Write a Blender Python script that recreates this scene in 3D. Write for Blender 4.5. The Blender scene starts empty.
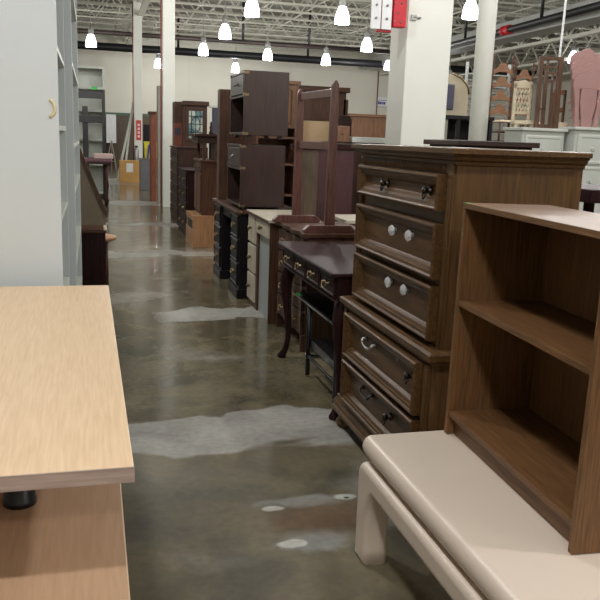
import bpy, math, random
from mathutils import Vector, Matrix
random.seed(7)
S = bpy.context.scene
COL = S.collection
PI = math.pi

# ---------------------------------------------------------------- materials
def lin(c):
    return tuple(((v/255)/12.92 if v/255 <= 0.04045 else ((v/255+0.055)/1.055)**2.4) for v in c) + (1.0,)

def newmat(name):
    m = bpy.data.materials.new(name); m.use_nodes = True
    nt = m.node_tree; b = nt.nodes['Principled BSDF']
    return m, nt, b

def plain(name, col, rough=0.5, metal=0.0, var=0.06, scale=6.0, bump=0.0, spec=0.5):
    m, nt, b = newmat(name)
    tc = nt.nodes.new('ShaderNodeTexCoord'); n = nt.nodes.new('ShaderNodeTexNoise')
    n.inputs['Scale'].default_value = scale; n.inputs['Detail'].default_value = 5
    nt.links.new(tc.outputs['Object'], n.inputs['Vector'])
    r = nt.nodes.new('ShaderNodeValToRGB')
    c = lin(col)
    r.color_ramp.elements[0].position = .3; r.color_ramp.elements[1].position = .7
    r.color_ramp.elements[0].color = tuple(max(0, v*(1-var)) for v in c[:3])+(1,)
    r.color_ramp.elements[1].color = tuple(min(1, v*(1+var)) for v in c[:3])+(1,)
    nt.links.new(n.outputs['Fac'], r.inputs['Fac']); nt.links.new(r.outputs['Color'], b.inputs['Base Color'])
    b.inputs['Roughness'].default_value = rough; b.inputs['Metallic'].default_value = metal
    b.inputs['Specular IOR Level'].default_value = spec
    if bump:
        bp = nt.nodes.new('ShaderNodeBump'); bp.inputs['Strength'].default_value = bump; bp.inputs['Distance'].default_value = .01
        nt.links.new(n.outputs['Fac'], bp.inputs['Height']); nt.links.new(bp.outputs['Normal'], b.inputs['Normal'])
    return m

def wood(name, dark, light, axis='x', rough=0.35, cross=16.0, along=1.1, distort=0.6, contrast=(.32, .68), bump=.08, figure=0.5, spec=.5):
    m, nt, b = newmat(name)
    L = nt.links
    tc = nt.nodes.new('ShaderNodeTexCoord'); mp = nt.nodes.new('ShaderNodeMapping')
    s = [cross]*3; s['xyz'.index(axis)] = along
    mp.inputs['Scale'].default_value = s
    L.new(tc.outputs['Object'], mp.inputs['Vector'])
    n1 = nt.nodes.new('ShaderNodeTexNoise'); n1.inputs['Scale'].default_value = 1.0; n1.inputs['Detail'].default_value = 3; n1.inputs['Distortion'].default_value = distort
    L.new(mp.outputs['Vector'], n1.inputs['Vector'])
    n2 = nt.nodes.new('ShaderNodeTexNoise'); n2.inputs['Scale'].default_value = 7.0; n2.inputs['Detail'].default_value = 5
    L.new(mp.outputs['Vector'], n2.inputs['Vector'])
    # growth rings: sine of the broad noise
    mul = nt.nodes.new('ShaderNodeMath'); mul.operation = 'MULTIPLY'; mul.inputs[1].default_value = 34
    L.new(n1.outputs['Fac'], mul.inputs[0])
    sn = nt.nodes.new('ShaderNodeMath'); sn.operation = 'SINE'; L.new(mul.outputs[0], sn.inputs[0])
    ms = nt.nodes.new('ShaderNodeMath'); ms.operation = 'MULTIPLY_ADD'; ms.inputs[1].default_value = .16*figure; ms.inputs[2].default_value = 0
    L.new(sn.outputs[0], ms.inputs[0])
    ad = nt.nodes.new('ShaderNodeMath'); ad.operation = 'ADD'; L.new(ms.outputs[0], ad.inputs[0]); L.new(n2.outputs['Fac'], ad.inputs[1])
    r = nt.nodes.new('ShaderNodeValToRGB')
    r.color_ramp.elements[0].position = contrast[0]; r.color_ramp.elements[1].position = contrast[1]
    r.color_ramp.elements[0].color = lin(dark); r.color_ramp.elements[1].color = lin(light)
    L.new(ad.outputs[0], r.inputs['Fac']); L.new(r.outputs['Color'], b.inputs['Base Color'])
    b.inputs['Roughness'].default_value = rough
    b.inputs['Specular IOR Level'].default_value = spec
    bp = nt.nodes.new('ShaderNodeBump'); bp.inputs['Strength'].default_value = bump; bp.inputs['Distance'].default_value = .002
    L.new(ad.outputs[0], bp.inputs['Height']); L.new(bp.outputs['Normal'], b.inputs['Normal'])
    return m

def emit(name, col, strength):
    m, nt, b = newmat(name)
    b.inputs['Base Color'].default_value = lin(col)
    b.inputs['Emission Color'].default_value = lin(col); b.inputs['Emission Strength'].default_value = strength
    return m

M = {}
M['redwood'] = wood('orange_cherry',(112,54,32),(140,74,46),'z',.45,14,1)
for ax in 'xyz':
    M['oak'+ax] = wood('walnut_stained_oak_'+ax, (54,37,20), (106,76,43), ax, .42, 12, 1.0, figure=.3, bump=.03, contrast=(.15,.88), spec=.28)
    M['case'+ax] = wood('bookcase_laminate_'+ax, (78,54,33), (132,94,58), ax, .45, 26, 1.4, figure=.45, bump=.02, contrast=(.18,.85), spec=.35)
    M['mahog'+ax] = wood('dark_mahogany_'+ax, (30,14,15), (46,23,23), ax, .5, 12, 1.0, figure=.3, bump=.01, spec=.14)
    M['brown'+ax] = wood('brown_veneer_'+ax, (54,34,24), (84,54,37), ax, .45, 14, 1.0, figure=.4, spec=.35)
    M['esp'+ax] = wood('espresso_veneer_'+ax, (40,26,24), (62,43,38), ax, .3, 18, .8, figure=.3)
    M['med'+ax] = wood('medium_oak_'+ax, (100,68,46), (130,92,64), ax, .45, 14, 1.0)
    M['cherry'+ax] = wood('cherry_wood_'+ax, (66,42,30), (90,58,40), ax, .5, 14, 1.0, spec=.25)
    M['dark'+ax] = wood('dark_walnut_'+ax, (40,23,17), (62,37,27), ax, .5, 14, 1.0, spec=.25)
M['maple'] = wood('pale_maple', (214,182,144), (236,208,174), 'y', .36, 22, 1.3, 1.2, (.15,.85), .02, .3)
M['maple2'] = wood('tan_maple', (168,136,108), (184,152,122), 'y', .42, 20, 1.3, 1.2, (.2,.8), .03, .35)
M['maple_edge'] = wood('maple_edge_band', (160,140,132), (186,166,156), 'x', .5, 30, 2.0, .4)
M['lightoak'] = wood('light_oak', (150,108,74), (178,134,94), 'z', .45, 14, 1.2)
M['tan'] = plain('tan_board', (176,150,116), .7)
M['burg'] = wood('burgundy_stain', (52,26,30), (74,38,42), 'z', .4, 12, .8, figure=.2)
M['olive'] = wood('olive_brown_board', (70,56,42), (88,72,54), 'z', .5, 12, .8, figure=.2)
M['black'] = plain('black_metal', (16,15,18), .35)
M['blackwood'] = wood('black_wood', (13,9,13), (21,15,20), 'z', .45, 14, 1, spec=.2)
M['blackpaint'] = plain('black_plastic', (26,26,34), .4)
M['brass'] = plain('aged_brass', (132,116,88), .4, 1.0, .15, 40)
M['bronze'] = plain('dark_bronze', (70,64,60), .35, 1.0, .2, 60)
M['pewter'] = plain('pewter', (150,150,150), .35, 1.0, .15, 40)
M['white'] = plain('white_paint', (200,206,206), .45, 0, .03, 3)
M['whiteside'] = plain('white_laminate', (208,215,218), .5, 0, .02, 2)
M['shelfwhite'] = plain('grey_white_shelf', (196,200,192), .5, 0, .03, 3)
M['pale'] = plain('pale_green_white_paint', (188,192,186), .5, 0, .03, 3)
M['cream'] = plain('cream_paint', (196,184,158), .45, 0, .05, 8)
M['deskwhite'] = plain('ivory_paint', (186,178,160), .45, 0, .05, 8)
M['deskpanel'] = plain('pale_grey_panel', (150,158,158), .5, 0, .04, 4)
M['bench'] = plain('cream_lacquer', (226,211,196), .32, 0, .015, 3)
M['column'] = plain('column_paint', (222,224,216), .6, 0, .02, 2.5, .05)
M['red'] = plain('red_enamel', (190,20,36), .4)
M['redsign'] = plain('red_sign', (200,50,50), .5)
M['pipe_red'] = plain('rusty_red_pipe', (120,56,50), .5)
M['pipe_black'] = plain('black_pipe', (26,28,32), .45)
M['pipe_rust'] = plain('rust_streaked_pipe', (52,42,40), .55, 0, .4, 2)
M['galv'] = plain('galvanised_steel', (170,172,168), .45, .3, .08, 3)
M['joist'] = plain('joist_paint', (196,195,182), .6)
M['pink'] = plain('mauve_pink_paint', (156,120,116), .5, 0, .05, 6)
M['seatcream'] = plain('cream_seat', (214,196,168), .6)
M['purple'] = plain('plum_cloth', (100,72,80), .85, 0, .25, 30)
M['pinkcloth'] = plain('pale_patterned_cloth', (190,168,160), .85, 0, .2, 60)
M['card'] = plain('cardboard', (190,146,84), .75)
M['paper'] = plain('paper', (226,228,230), .7)
M['yellow'] = plain('yellow_plastic', (220,206,50), .5)
M['blue'] = plain('blue_paint', (30,44,140), .5)
M['green'] = plain('green_sticker', (60,200,80), .5)
M['greencap'] = plain('green_rail', (70,96,72), .5)
M['greycab'] = plain('grey_cabinet', (96,94,98), .5)
M['greyboard'] = plain('grey_brown_board', (142,134,124), .6)
M['upholst'] = plain('beige_upholstery', (176,164,142), .85)
M['bluegrey'] = plain('blue_grey_panel', (66,66,84), .6)
M['slant'] = plain('olive_grey_veneer', (112,100,84), .55, 0, .06, 5)
M['tape'] = plain('yellowed_tape', (220,208,170), .6)
M['glassy'] = plain('mirror_grey', (120,128,130), .08, 1.0, .02)
M['lead'] = plain('lead_came', (40,42,40), .5, .5)
M['bulbglow'] = emit('lamp_glow', (246,249,255), 5.0)
def make_crystal():
    m, nt, b = newmat('crystal_glass')
    b.inputs['Base Color'].default_value = (.95,.96,1,1); b.inputs['Roughness'].default_value = .06
    b.inputs['Transmission Weight'].default_value = .55; b.inputs['IOR'].default_value = 1.5
    return m
M['crystal'] = make_crystal()
def make_pane():
    m, nt, b = newmat('leaded_glass')
    tc = nt.nodes.new('ShaderNodeTexCoord'); v = nt.nodes.new('ShaderNodeTexVoronoi'); v.inputs['Scale'].default_value = 9
    nt.links.new(tc.outputs['Object'], v.inputs['Vector'])
    r = nt.nodes.new('ShaderNodeValToRGB')
    r.color_ramp.elements[0].color = lin((205,215,205)); r.color_ramp.elements[1].color = lin((90,130,140))
    r.color_ramp.elements[0].position = .45; r.color_ramp.elements[1].position = .75
    nt.links.new(v.outputs['Color'], r.inputs['Fac']); nt.links.new(r.outputs['Color'], b.inputs['Base Color'])
    b.inputs['Roughness'].default_value = .15
    return m
M['leadglass'] = make_pane()

# ---------------------------------------------------------------- mesh builder
class MB:
    def __init__(s): s.v=[]; s.f=[]; s.sm=[]
    def add(s, vs, fs, smooth=False, mat=None):
        o=len(s.v)
        s.v += [tuple((mat @ Vector(p)) if mat else p) for p in vs]
        s.f += [tuple(i+o for i in f) for f in fs]; s.sm += [smooth]*len(fs)
        return s
    def box(s, x0,x1,y0,y1,z0,z1, mat=None):
        vs=[(x,y,z) for z in (z0,z1) for y in (y0,y1) for x in (x0,x1)]
        return s.add(vs,[(0,2,3,1),(4,5,7,6),(0,1,5,4),(2,6,7,3),(0,4,6,2),(1,3,7,5)],False,mat)
    def bar(s, a, b, w, h=None):          # rectangular bar between two points
        h = h or w; a=Vector(a); b=Vector(b); d=(b-a); L=d.length
        q=d.to_track_quat('Z','Y').to_matrix().to_4x4(); m=Matrix.Translation(a)@q
        return s.box(-w/2,w/2,-h/2,h/2,0,L,m)
    def prism(s, poly, axis, a0, a1):     # poly of 2-D points, extruded along axis
        n=len(poly); vs=[]
        for a in (a0,a1):
            for (p,q) in poly:
                vs.append({'x':(a,p,q),'y':(p,a,q),'z':(p,q,a)}[axis])
        fs=[tuple(range(n)),tuple(range(2*n-1,n-1,-1))]+[(i,(i+1)%n+0, (i+1)%n+n, i+n)[::-1] for i in range(n)]
        return s.add(vs,fs)
    def tube(s, pts, r, n=8, cap=True, closed=False):
        pts=[Vector(p) for p in pts]; N=len(pts); rr = r if isinstance(r,(list,tuple)) else [r]*N
        vs=[]; ref=None
        for i,p in enumerate(pts):
            if closed: t=(pts[(i+1)%N]-pts[i-1])
            else: t=(pts[min(i+1,N-1)]-pts[max(i-1,0)])
            t.normalize()
            if ref is None:
                ref = Vector((0,0,1)) if abs(t.z)<.9 else Vector((1,0,0))
            u=(ref - t*ref.dot(t)).normalized(); w=t.cross(u); ref=u
            for k in range(n):
                a=2*PI*k/n; vs.append(tuple(p+(u*math.cos(a)+w*math.sin(a))*rr[i]))
        fs=[]
        for i in range(N if closed else N-1):
            j=(i+1)%N
            for k in range(n):
                fs.append((i*n+k, i*n+(k+1)%n, j*n+(k+1)%n, j*n+k))
        s.add(vs,fs,True)
        if cap and not closed:
            o=len(s.v)-N*n
            s.f += [tuple(o+k for k in range(n))[::-1], tuple(o+(N-1)*n+k for k in range(n))]; s.sm += [False,False]
        return s
    def lathe(s, prof, c=(0,0,0), n=16, axis='z', smooth=True):   # prof: (radius, height)
        vs=[]
        for (r,h) in prof:
            for k in range(n):
                a=2*PI*k/n; x,y=r*math.cos(a),r*math.sin(a)
                p={'z':(x,y,h),'y':(x,h,y),'x':(h,x,y)}[axis]
                vs.append((p[0]+c[0],p[1]+c[1],p[2]+c[2]))
        fs=[(i*n+k,i*n+(k+1)%n,(i+1)*n+(k+1)%n,(i+1)*n+k) for i in range(len(prof)-1) for k in range(n)]
        s.add(vs,fs,smooth)
        o=len(s.v)-len(prof)*n
        if prof[0][0]>1e-4: s.f.append(tuple(o+k for k in range(n))[::-1]); s.sm.append(False)
        if prof[-1][0]>1e-4: s.f.append(tuple(o+(len(prof)-1)*n+k for k in range(n))); s.sm.append(False)
        return s
    def rectloops(s, x0,x1,z0,z1, prof, cap=True):   # picture-frame moulding facing -y. prof: (inset, y)
        vs=[]
        for (i,y) in prof:
            vs += [(x0+i,y,z0+i),(x1-i,y,z0+i),(x1-i,y,z1-i),(x0+i,y,z1-i)]
        fs=[]
        for k in range(len(prof)-1):
            for j in range(4):
                a=4*k+j; b=4*k+(j+1)%4; fs.append((a,b,b+4,a+4))
        if cap: o=4*(len(prof)-1); fs.append((o,o+1,o+2,o+3))
        return s.add(vs,fs)
    def build(s, name, mat, parent=None, bev=0, loc=None):
        me=bpy.data.meshes.new(name); me.from_pydata(s.v,[],s.f); me.update()
        for p,q in zip(me.polygons,s.sm): p.use_smooth=q
        o=bpy.data.objects.new(name,me); COL.objects.link(o); me.materials.append(M[mat] if isinstance(mat,str) else mat)
        import bmesh
        bm=bmesh.new(); bm.from_mesh(me); bmesh.ops.recalc_face_normals(bm,faces=bm.faces); bm.to_mesh(me); bm.free()
        if bev:
            b=o.modifiers.new('bevel','BEVEL'); b.width=bev; b.segments=2; b.limit_method='ANGLE'; b.angle_limit=math.radians(40)
        if parent: o.parent=parent
        if loc: o.location=loc
        return o

def tag(o, label=None, cat=None, group=None, kind=None):
    if label: o['label']=label
    if cat: o['category']=cat
    if group: o['group']=group
    if kind: o['kind']=kind
    return o
def thing(name, label, cat, loc=(0,0,0), rz=0, group=None):
    o=bpy.data.objects.new(name,None); COL.objects.link(o); o.location=loc; o.rotation_euler=(0,0,math.radians(rz)); o.empty_display_size=.1
    return tag(o,label,cat,group)
def bx(name, mat, parent, x0,x1,y0,y1,z0,z1, bev=.002):
    return MB().box(x0,x1,y0,y1,z0,z1).build(name,mat,parent,bev)
def struct(o): o['kind']='structure'; return o

RIGHT=-90   # front faces the aisle from the right side (-X); local x runs towards the viewer
LEFT=90

# ---------------------------------------------------------------- the room
YW=38.0; XL=-9.0; XR=23.0; YB=-8.0; ZC=6.5
def floor_mat():
    m, nt, b = newmat('polished_concrete'); L=nt.links
    tc=nt.nodes.new('ShaderNodeTexCoord'); sep=nt.nodes.new('ShaderNodeSeparateXYZ')
    L.new(tc.outputs['Object'], sep.inputs[0])
    def noise(scale, det=4, dist=0.0, vec=None):
        n=nt.nodes.new('ShaderNodeTexNoise'); n.inputs['Scale'].default_value=scale; n.inputs['Detail'].default_value=det; n.inputs['Distortion'].default_value=dist
        L.new(vec or tc.outputs['Object'], n.inputs['Vector']); return n.outputs['Fac']
    def math_(op,a,b_=None,c=None,clamp=False):
        n=nt.nodes.new('ShaderNodeMath'); n.operation=op; n.use_clamp=clamp
        for i,v in enumerate((a,b_,c)):
            if v is None: continue
            if isinstance(v,(int,float)): n.inputs[i].default_value=v
            else: L.new(v,n.inputs[i])
        return n.outputs[0]
    def mix(f,a,b_):
        n=nt.nodes.new('ShaderNodeMix'); n.data_type='RGBA'
        if isinstance(f,(int,float)): n.inputs[0].default_value=f
        else: L.new(f,n.inputs[0])
        for i,v in ((6,a),(7,b_)):
            if isinstance(v,tuple): n.inputs[i].default_value=v
            else: L.new(v,n.inputs[i])
        return n.outputs[2]
    X,Y=sep.outputs[0],sep.outputs[1]
    n_big=noise(1.1,5,.4); n_mid=noise(3.2,9,.8); n_fine=noise(26,5)
    wob=math_('MULTIPLY',math_('SUBTRACT',noise(1.6,6,.6),.5),1.1)
    Yw=math_('ADD',Y,wob); Xw=math_('ADD',X,wob)
    def band(v,c,h,soft=.05):     # 1 inside |v-c|<h
        d=math_('ABSOLUTE',math_('SUBTRACT',v,c)); return math_('MULTIPLY_ADD',math_('SUBTRACT',h,d),1/soft,.5,True)
    bands=None
    for c,h in ((3.77,.235),(10.0,.30),(13.4,.3),(17.5,.6),(25.5,1.6)):
        v=band(math_('MULTIPLY_ADD',math_('SUBTRACT',Yw,Y),.55,Y) if c<5 else Yw,c,h,.05 if c<5 else .45)
        if c>5: v=math_('MULTIPLY',v,.75)
        bands=v if bands is None else math_('MAXIMUM',bands,v)
    p2=math_('MULTIPLY',band(Yw,6.45,.22),band(X,1.15,.62,.2)); bands=math_('MAXIMUM',bands,p2)
    streak=math_('MULTIPLY_ADD',math_('SUBTRACT',n_big,.62),9,.5,True)
    bands=math_('MAXIMUM',bands,math_('MULTIPLY',streak,.45))
    cr=nt.nodes.new('ShaderNodeValToRGB'); e=cr.color_ramp.elements
    e[0].position=.3; e[0].color=lin((74,68,52)); e[1].position=.72; e[1].color=lin((126,116,91))
    L.new(n_mid,cr.inputs['Fac'])
    col=mix(math_('MULTIPLY',math_('MULTIPLY_ADD',math_('SUBTRACT',noise(.9,4,.5),.5),3,.35,True),.45),cr.outputs['Color'],lin((104,100,88)))
    # rough unsealed bands
    cg=nt.nodes.new('ShaderNodeValToRGB'); g=cg.color_ramp.elements
    g[0].position=.3; g[0].color=lin((136,134,127)); g[1].position=.7; g[1].color=lin((170,168,162)); L.new(n_mid,cg.inputs['Fac'])
    col=mix(bands,col,cg.outputs['Color'])
    # pale anchor-bolt patches and a rust stain near the bench
    def spot(cx,cy,rx,ry,soft=.5):
        dx=math_('MULTIPLY',math_('SUBTRACT',X,cx),1/rx); dy=math_('MULTIPLY',math_('SUBTRACT',Y,cy),1/ry)
        d=math_('SQRT',math_('ADD',math_('MULTIPLY',dx,dx),math_('MULTIPLY',dy,dy)))
        d=math_('ADD',d,math_('MULTIPLY',math_('SUBTRACT',noise(9,4),.5),1.4))
        return math_('MULTIPLY_ADD',math_('SUBTRACT',1,d),1/soft,.5,True)
    pat=math_('MAXIMUM',spot(.85,2.93,.17,.05),spot(.80,2.60,.14,.075))
    pat=math_('MAXIMUM',pat,spot(1.12,2.72,.10,.06))
    col=mix(math_('MULTIPLY',pat,.75),col,lin((150,152,148)))
    col=mix(math_('MAXIMUM',spot(.70,2.89,.05,.025,.3),spot(.71,2.60,.055,.03,.3)),col,lin((196,196,190)))
    col=mix(math_('MAXIMUM',spot(1.02,2.94,.05,.03,.3),0),col,lin((186,188,184)))
    col=mix(spot(1.03,2.93,.014,.010,.3),col,lin((34,36,40)))
    col=mix(math_('MULTIPLY',spot(.90,2.78,.26,.12,1.0),.55),col,lin((100,66,40)))
    col=mix(math_('MULTIPLY',spot(.96,2.52,.05,.03,.6),.4),col,lin((56,86,92)))
    fine=math_('MULTIPLY_ADD',math_('SUBTRACT',n_fine,.5),.75,1)
    vm=nt.nodes.new('ShaderNodeVectorMath'); vm.operation='SCALE'; L.new(col,vm.inputs[0]); L.new(fine,vm.inputs[3])
    L.new(vm.outputs[0],b.inputs['Base Color'])
    rg=math_('MULTIPLY_ADD',n_mid,.22,.06); near=math_('MULTIPLY_ADD',math_('SUBTRACT',3.9,Y),1.2,.0,True)
    rg=math_('ADD',rg,math_('MULTIPLY',near,.4))
    rg=math_('MAXIMUM',rg,math_('MULTIPLY',bands,.52)); L.new(rg,b.inputs['Roughness'])
    bp=nt.nodes.new('ShaderNodeBump'); bp.inputs['Strength'].default_value=.12; bp.inputs['Distance'].default_value=.01
    L.new(math_('ADD',n_mid,math_('MULTIPLY',n_fine,.2)),bp.inputs['Height']); L.new(bp.outputs['Normal'],b.inputs['Normal'])
    return m
def wall_mat():
    m, nt, b = newmat('cream_wall'); L=nt.links
    tc=nt.nodes.new('ShaderNodeTexCoord'); w=nt.nodes.new('ShaderNodeTexNoise'); w.inputs['Scale'].default_value=.7
    L.new(tc.outputs['Object'],w.inputs['Vector']); r=nt.nodes.new('ShaderNodeValToRGB')
    r.color_ramp.elements[0].color=lin((204,202,188)); r.color_ramp.elements[1].color=lin((216,214,202)); L.new(w.outputs['Fac'],r.inputs['Fac'])
    L.new(r.outputs['Color'],b.inputs['Base Color']); b.inputs['Roughness'].default_value=.7
    return m
def deck_mat():
    m, nt, b = newmat('steel_deck'); L=nt.links
    tc=nt.nodes.new('ShaderNodeTexCoord'); w=nt.nodes.new('ShaderNodeTexWave'); w.bands_direction='Y'; w.inputs['Scale'].default_value=2.2
    L.new(tc.outputs['Object'],w.inputs['Vector'])
    b.inputs['Base Color'].default_value=lin((150,150,138)); b.inputs['Roughness'].default_value=.6
    bp=nt.nodes.new('ShaderNodeBump'); bp.inputs['Distance'].default_value=.05; L.new(w.outputs['Fac'],bp.inputs['Height']); L.new(bp.outputs['Normal'],b.inputs['Normal'])
    return m
M['floor']=floor_mat(); M['wall']=wall_mat(); M['deck']=deck_mat()
struct(MB().box(XL,XR,YB,YW,-.15,0).build('floor','floor'))
struct(MB().box(XL-.2,XR+.2,YB-.2,YW+.2,ZC,ZC+.2).build('ceiling','deck'))
w=MB().box(XL,XR,YW,YW+.2,0,ZC)
for x in [XL+1.2+i*2.45 for i in range(13)]: w.box(x,x+.03,YW-.012,YW,0,ZC)
struct(w.build('wall_back','wall'))
struct(MB().box(XL-.2,XL,YB,YW,0,ZC).build('wall_left','wall'))
struct(MB().box(XR,XR+.2,YB,YW,0,ZC).build('wall_right','wall'))
struct(MB().box(XL,XR,YB-.2,YB,0,ZC).build('wall_front','wall'))
# green-topped brown wainscot partition on the back wall, left
struct(MB().box(-6,4.6,YW-.12,YW-.03,0,2.3).build('trim_1','olive'))
struct(MB().box(-6,4.6,YW-.16,YW-.03,2.3,2.42).build('trim_2','greencap'))
# open web roof joists across the hall
tn=3
for i in range(15):
    y=15.6+i*1.55
    j=MB(); zb=5.62; zt=6.42
    j.box(XL+.2,XR-.2,y-.05,y+.05,zt-.06,zt+.0).box(XL+.2,XR-.2,y-.04,y+.04,zb,zb+.05)
    x=XL+.4; up=True
    while x<XR-.9:
        a=(x,y,zb+.03 if up else zt-.03); b=(x+.55,y,zt-.03 if up else zb+.03)
        j.bar(a,b,.035); up=not up; x+=.55
    struct(j.build('trim_%d'%tn,'joist')); tn+=1
# deck ribs as real steel: long bridging lines along the hall
b=MB()
for i in range(21): x=XL+1+i*1.5; b.box(x-.02,x+.02,14,YW-.2,5.68,5.72)
struct(b.build('trim_%d'%tn,'joist')); tn+=1
# deep girder trusses along the hall
for X0 in (1.54,13.9,17.2,20.4):
    g=MB(); g.box(X0-.09,X0+.09,9,YW-.2,5.5,5.6).box(X0-.09,X0+.09,9,YW-.2,4.75 if X0>5 else 5.1,4.84 if X0>5 else 5.18)
    y=9; up=True; zl=4.8 if X0>5 else 5.14
    while y<YW-1:
        g.bar((X0,y,zl if up else 5.55),(X0,y+.7,5.55 if up else zl),.05); up=not up; y+=.7
    struct(g.build('trim_%d'%tn,'joist')); tn+=1
# wide grey bulkhead duct along the right of the hall
struct(MB().box(12.75,13.5,10,YW-1,4.9,5.4).build('trim_%d'%tn,'galv',None,.02)); tn+=1

def pipe(name,label,mat,pts,r,hangers=None):
    t=thing(name,label,'pipe',(0,0,0))
    MB().tube(pts,r,12).build('pipe_run',mat,t)
    for h in hangers or []:
        MB().tube([h,(h[0],h[1],6.5)],.05,8).build('hanger','pipe_black',t)
    return t
pipe('sprinkler_pipe','black ceiling pipe with rust streaks crossing the far hall, nearer of two','pipe_rust',[(XL+.3,30.4,5.05),(12.2,30.4,5.05)],.085,[(2.6,30.4,5.1),(5.6,30.4,5.1),(8.2,30.4,5.1)])
pipe('drain_pipe','thick black ceiling pipe crossing in front of the back wall, lower in view','pipe_black',[(XL+.3,34.6,4.98),(XR-1,34.6,4.98)],.16,[(3.6,34.6,5.1),(9.3,34.6,5.1)])
rp=pipe('sprinkler_main','long black ceiling pipe with red coupling running over the pale dressers','pipe_black',[(11.95,12,5.0),(12.3,22.4,5.0),(12.6,30,5.0)],.10,[(12.05,17.2,5.0),(12.2,20.4,5.05),(12.45,25.6,5.05)])
MB().lathe([(.11,-.22),(.14,-.22),(.14,-.08),(.12,-.08),(.12,.08),(.14,.08),(.14,.22),(.11,.22)],(12.3,22.5,5.0),14,'y').build('coupling','red',rp)

# columns
def column(name,label,x0,x1,y0,y1):
    t=thing(name,label,'column',((x0+x1)/2,(y0+y1)/2,0))
    a=(x1-x0)/2; b=(y1-y0)/2
    MB().box(-a,a,-b,b,0,5.6).build('shaft','column',t,.008)
    return t
struct(MB().box(3.02,3.50,7.5,7.95,0,ZC).build('column_square_near','column',None,.01)); 
c=bpy.data.objects['column_square_near']; c.name='trim_%d'%tn; tn+=1
struct(MB().lathe([(.10,0),(.10,ZC)],(4.13,8.0,0),28).build('trim_%d'%tn,'column')); tn+=1
struct(MB().box(1.42,1.66,16.6,16.84,0,ZC).build('trim_%d'%tn,'column',None,.006)); tn+=1
struct(MB().box(1.32,1.57,26.0,26.25,0,ZC).build('trim_%d'%tn,'column',None,.006)); tn+=1
# haunch where the far column meets the girder

def vpipe(label,x,y,zt=5.5):
    o=MB().tube([(x,y,0),(x,y,zt)],.016,8).build('riser_pipe','pipe_red'); tag(o,label,'pipe')
vpipe('thin rusty red pipe up the left side of the nearer far column',1.385,16.62)
vpipe('thin rusty red pipe beside the distant column with the extinguisher',1.285,26.0)

# ---------------------------------------------------------------- lamps
def lamp(x,y,label,z=4.35,power=0):
    t=thing('high_bay_lamp',label,'ceiling lamp',(x,y,z),0,'bell shaped high bay ceiling lamps')
    MB().lathe([(.178,0),(.183,.05),(.175,.15),(.148,.27),(.105,.36),(.09,.40)],(0,0,0),20).build('lamp_shade','bulbglow',t)
    MB().lathe([(.09,.40),(.095,.60),(.05,.64),(.05,.66)],(0,0,0),14).build('ballast_housing','galv',t)
    MB().tube([(0,0,.64),(0,0,6.5-z)],.012,6).build('stem','galv',t)
    return t
LAMPS=[(3.7,19.0,'bell ceiling lamp, leftmost of three along the top edge'),
 (5.97,19.1,'bell ceiling lamp at the top edge over the trestle frame'),
 (8.3,16.9,'bell ceiling lamp between the square and the round column'),
 (8.45,24.3,'bell ceiling lamp just left of the red alarm box'),
 (8.62,29.4,'small bell ceiling lamp straight above the trestle frame top rail'),
 (6.27,29.0,'small bell ceiling lamp above the stacked espresso nightstands'),
 (3.81,23.6,'bell ceiling lamp below and left of the leftmost top edge lamp'),
 (3.87,28.7,'small bell ceiling lamp just right of the nearer far column'),
 (0.02,28.3,'bell ceiling lamp at far left by the white bookcase'),
 (2.83,35.4,'smallest bell ceiling lamp left of the nearer far column'),
 (6.17,35.2,'small bell ceiling lamp half hidden behind the top nightstand')]
for x,y,l in LAMPS: lamp(x,y,l,4.31)
lamp(13.7,29.3,'bell ceiling lamp seen low between square and round columns',3.75)
OFF=[(-.5,-3.6),(5.6,-3.6),(-.5,.6),(3.7,.6),(-.5,5.2),(3.7,5.2),(7.4,5.2),(-.5,9.8),(3.7,9.8),(7.4,9.8),(-.5,14.4),(3.7,14.4),(8.3,12.6),(12,2),(12,9),(17,8),(17,17),(17,26),(-4,20),(-4,28),(12.5,33)]
for k,(x,y) in enumerate(OFF):
    lamp(x,y,'bell ceiling lamp hanging outside the picture above the sales floor',4.6)
def light(x,y,z,w):
    L=bpy.data.lights.new('lamp_light','POINT'); L.energy=w; L.shadow_soft_size=.16; L.color=(1.0,.975,.95)
    o=bpy.data.objects.new('lamp_light',L); COL.objects.link(o); o.location=(x,y,z)
for x,y,l in LAMPS: light(x,y,4.12,85)
for x,y in OFF: light(x,y,4.42,{-3.6:190,.6:170,5.2:150,9.8:135,14.4:120}.get(y,110))

# ---------------------------------------------------------------- maple riser table on a maple desk (front left)
t=thing('maple_desk','tan maple desk whose top lies under the raised maple slab','desk',(-.34,1.85,0))
bx('desktop','maple2',t,-.45,.388,-.95,.99,.715,.75,.003)
bx('end_panel','maple2',t,-.42,.36,.93,.965,0,.715); bx('end_panel','maple2',t,-.42,.36,-.9,-.865,0,.715); bx('modesty_panel','maple2',t,-.42,-.39,-.865,.93,.2,.715)
t=thing('riser_shelf','pale maple slab raised on black round posts, nearest on the left','shelf',(-.34,1.85,.75),.35)
bx('shelf_top','maple',t,-.45,.395,-.600,1.04,.172,.2,.0015)
# dark pinned edge of laminate
bx('edge_band','maple_edge',t,-.449,.396,-.603,-.600,.1725,.1995,0)
for (x,y) in ((.182,-.285),(.182,.75),(-.35,-.27),(-.35,.75)):
    MB().lathe([(.033,0),(.033,.012),(.031,.014),(.031,.172)],(x,y,0),24).build('post','blackpaint',t)

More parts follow.
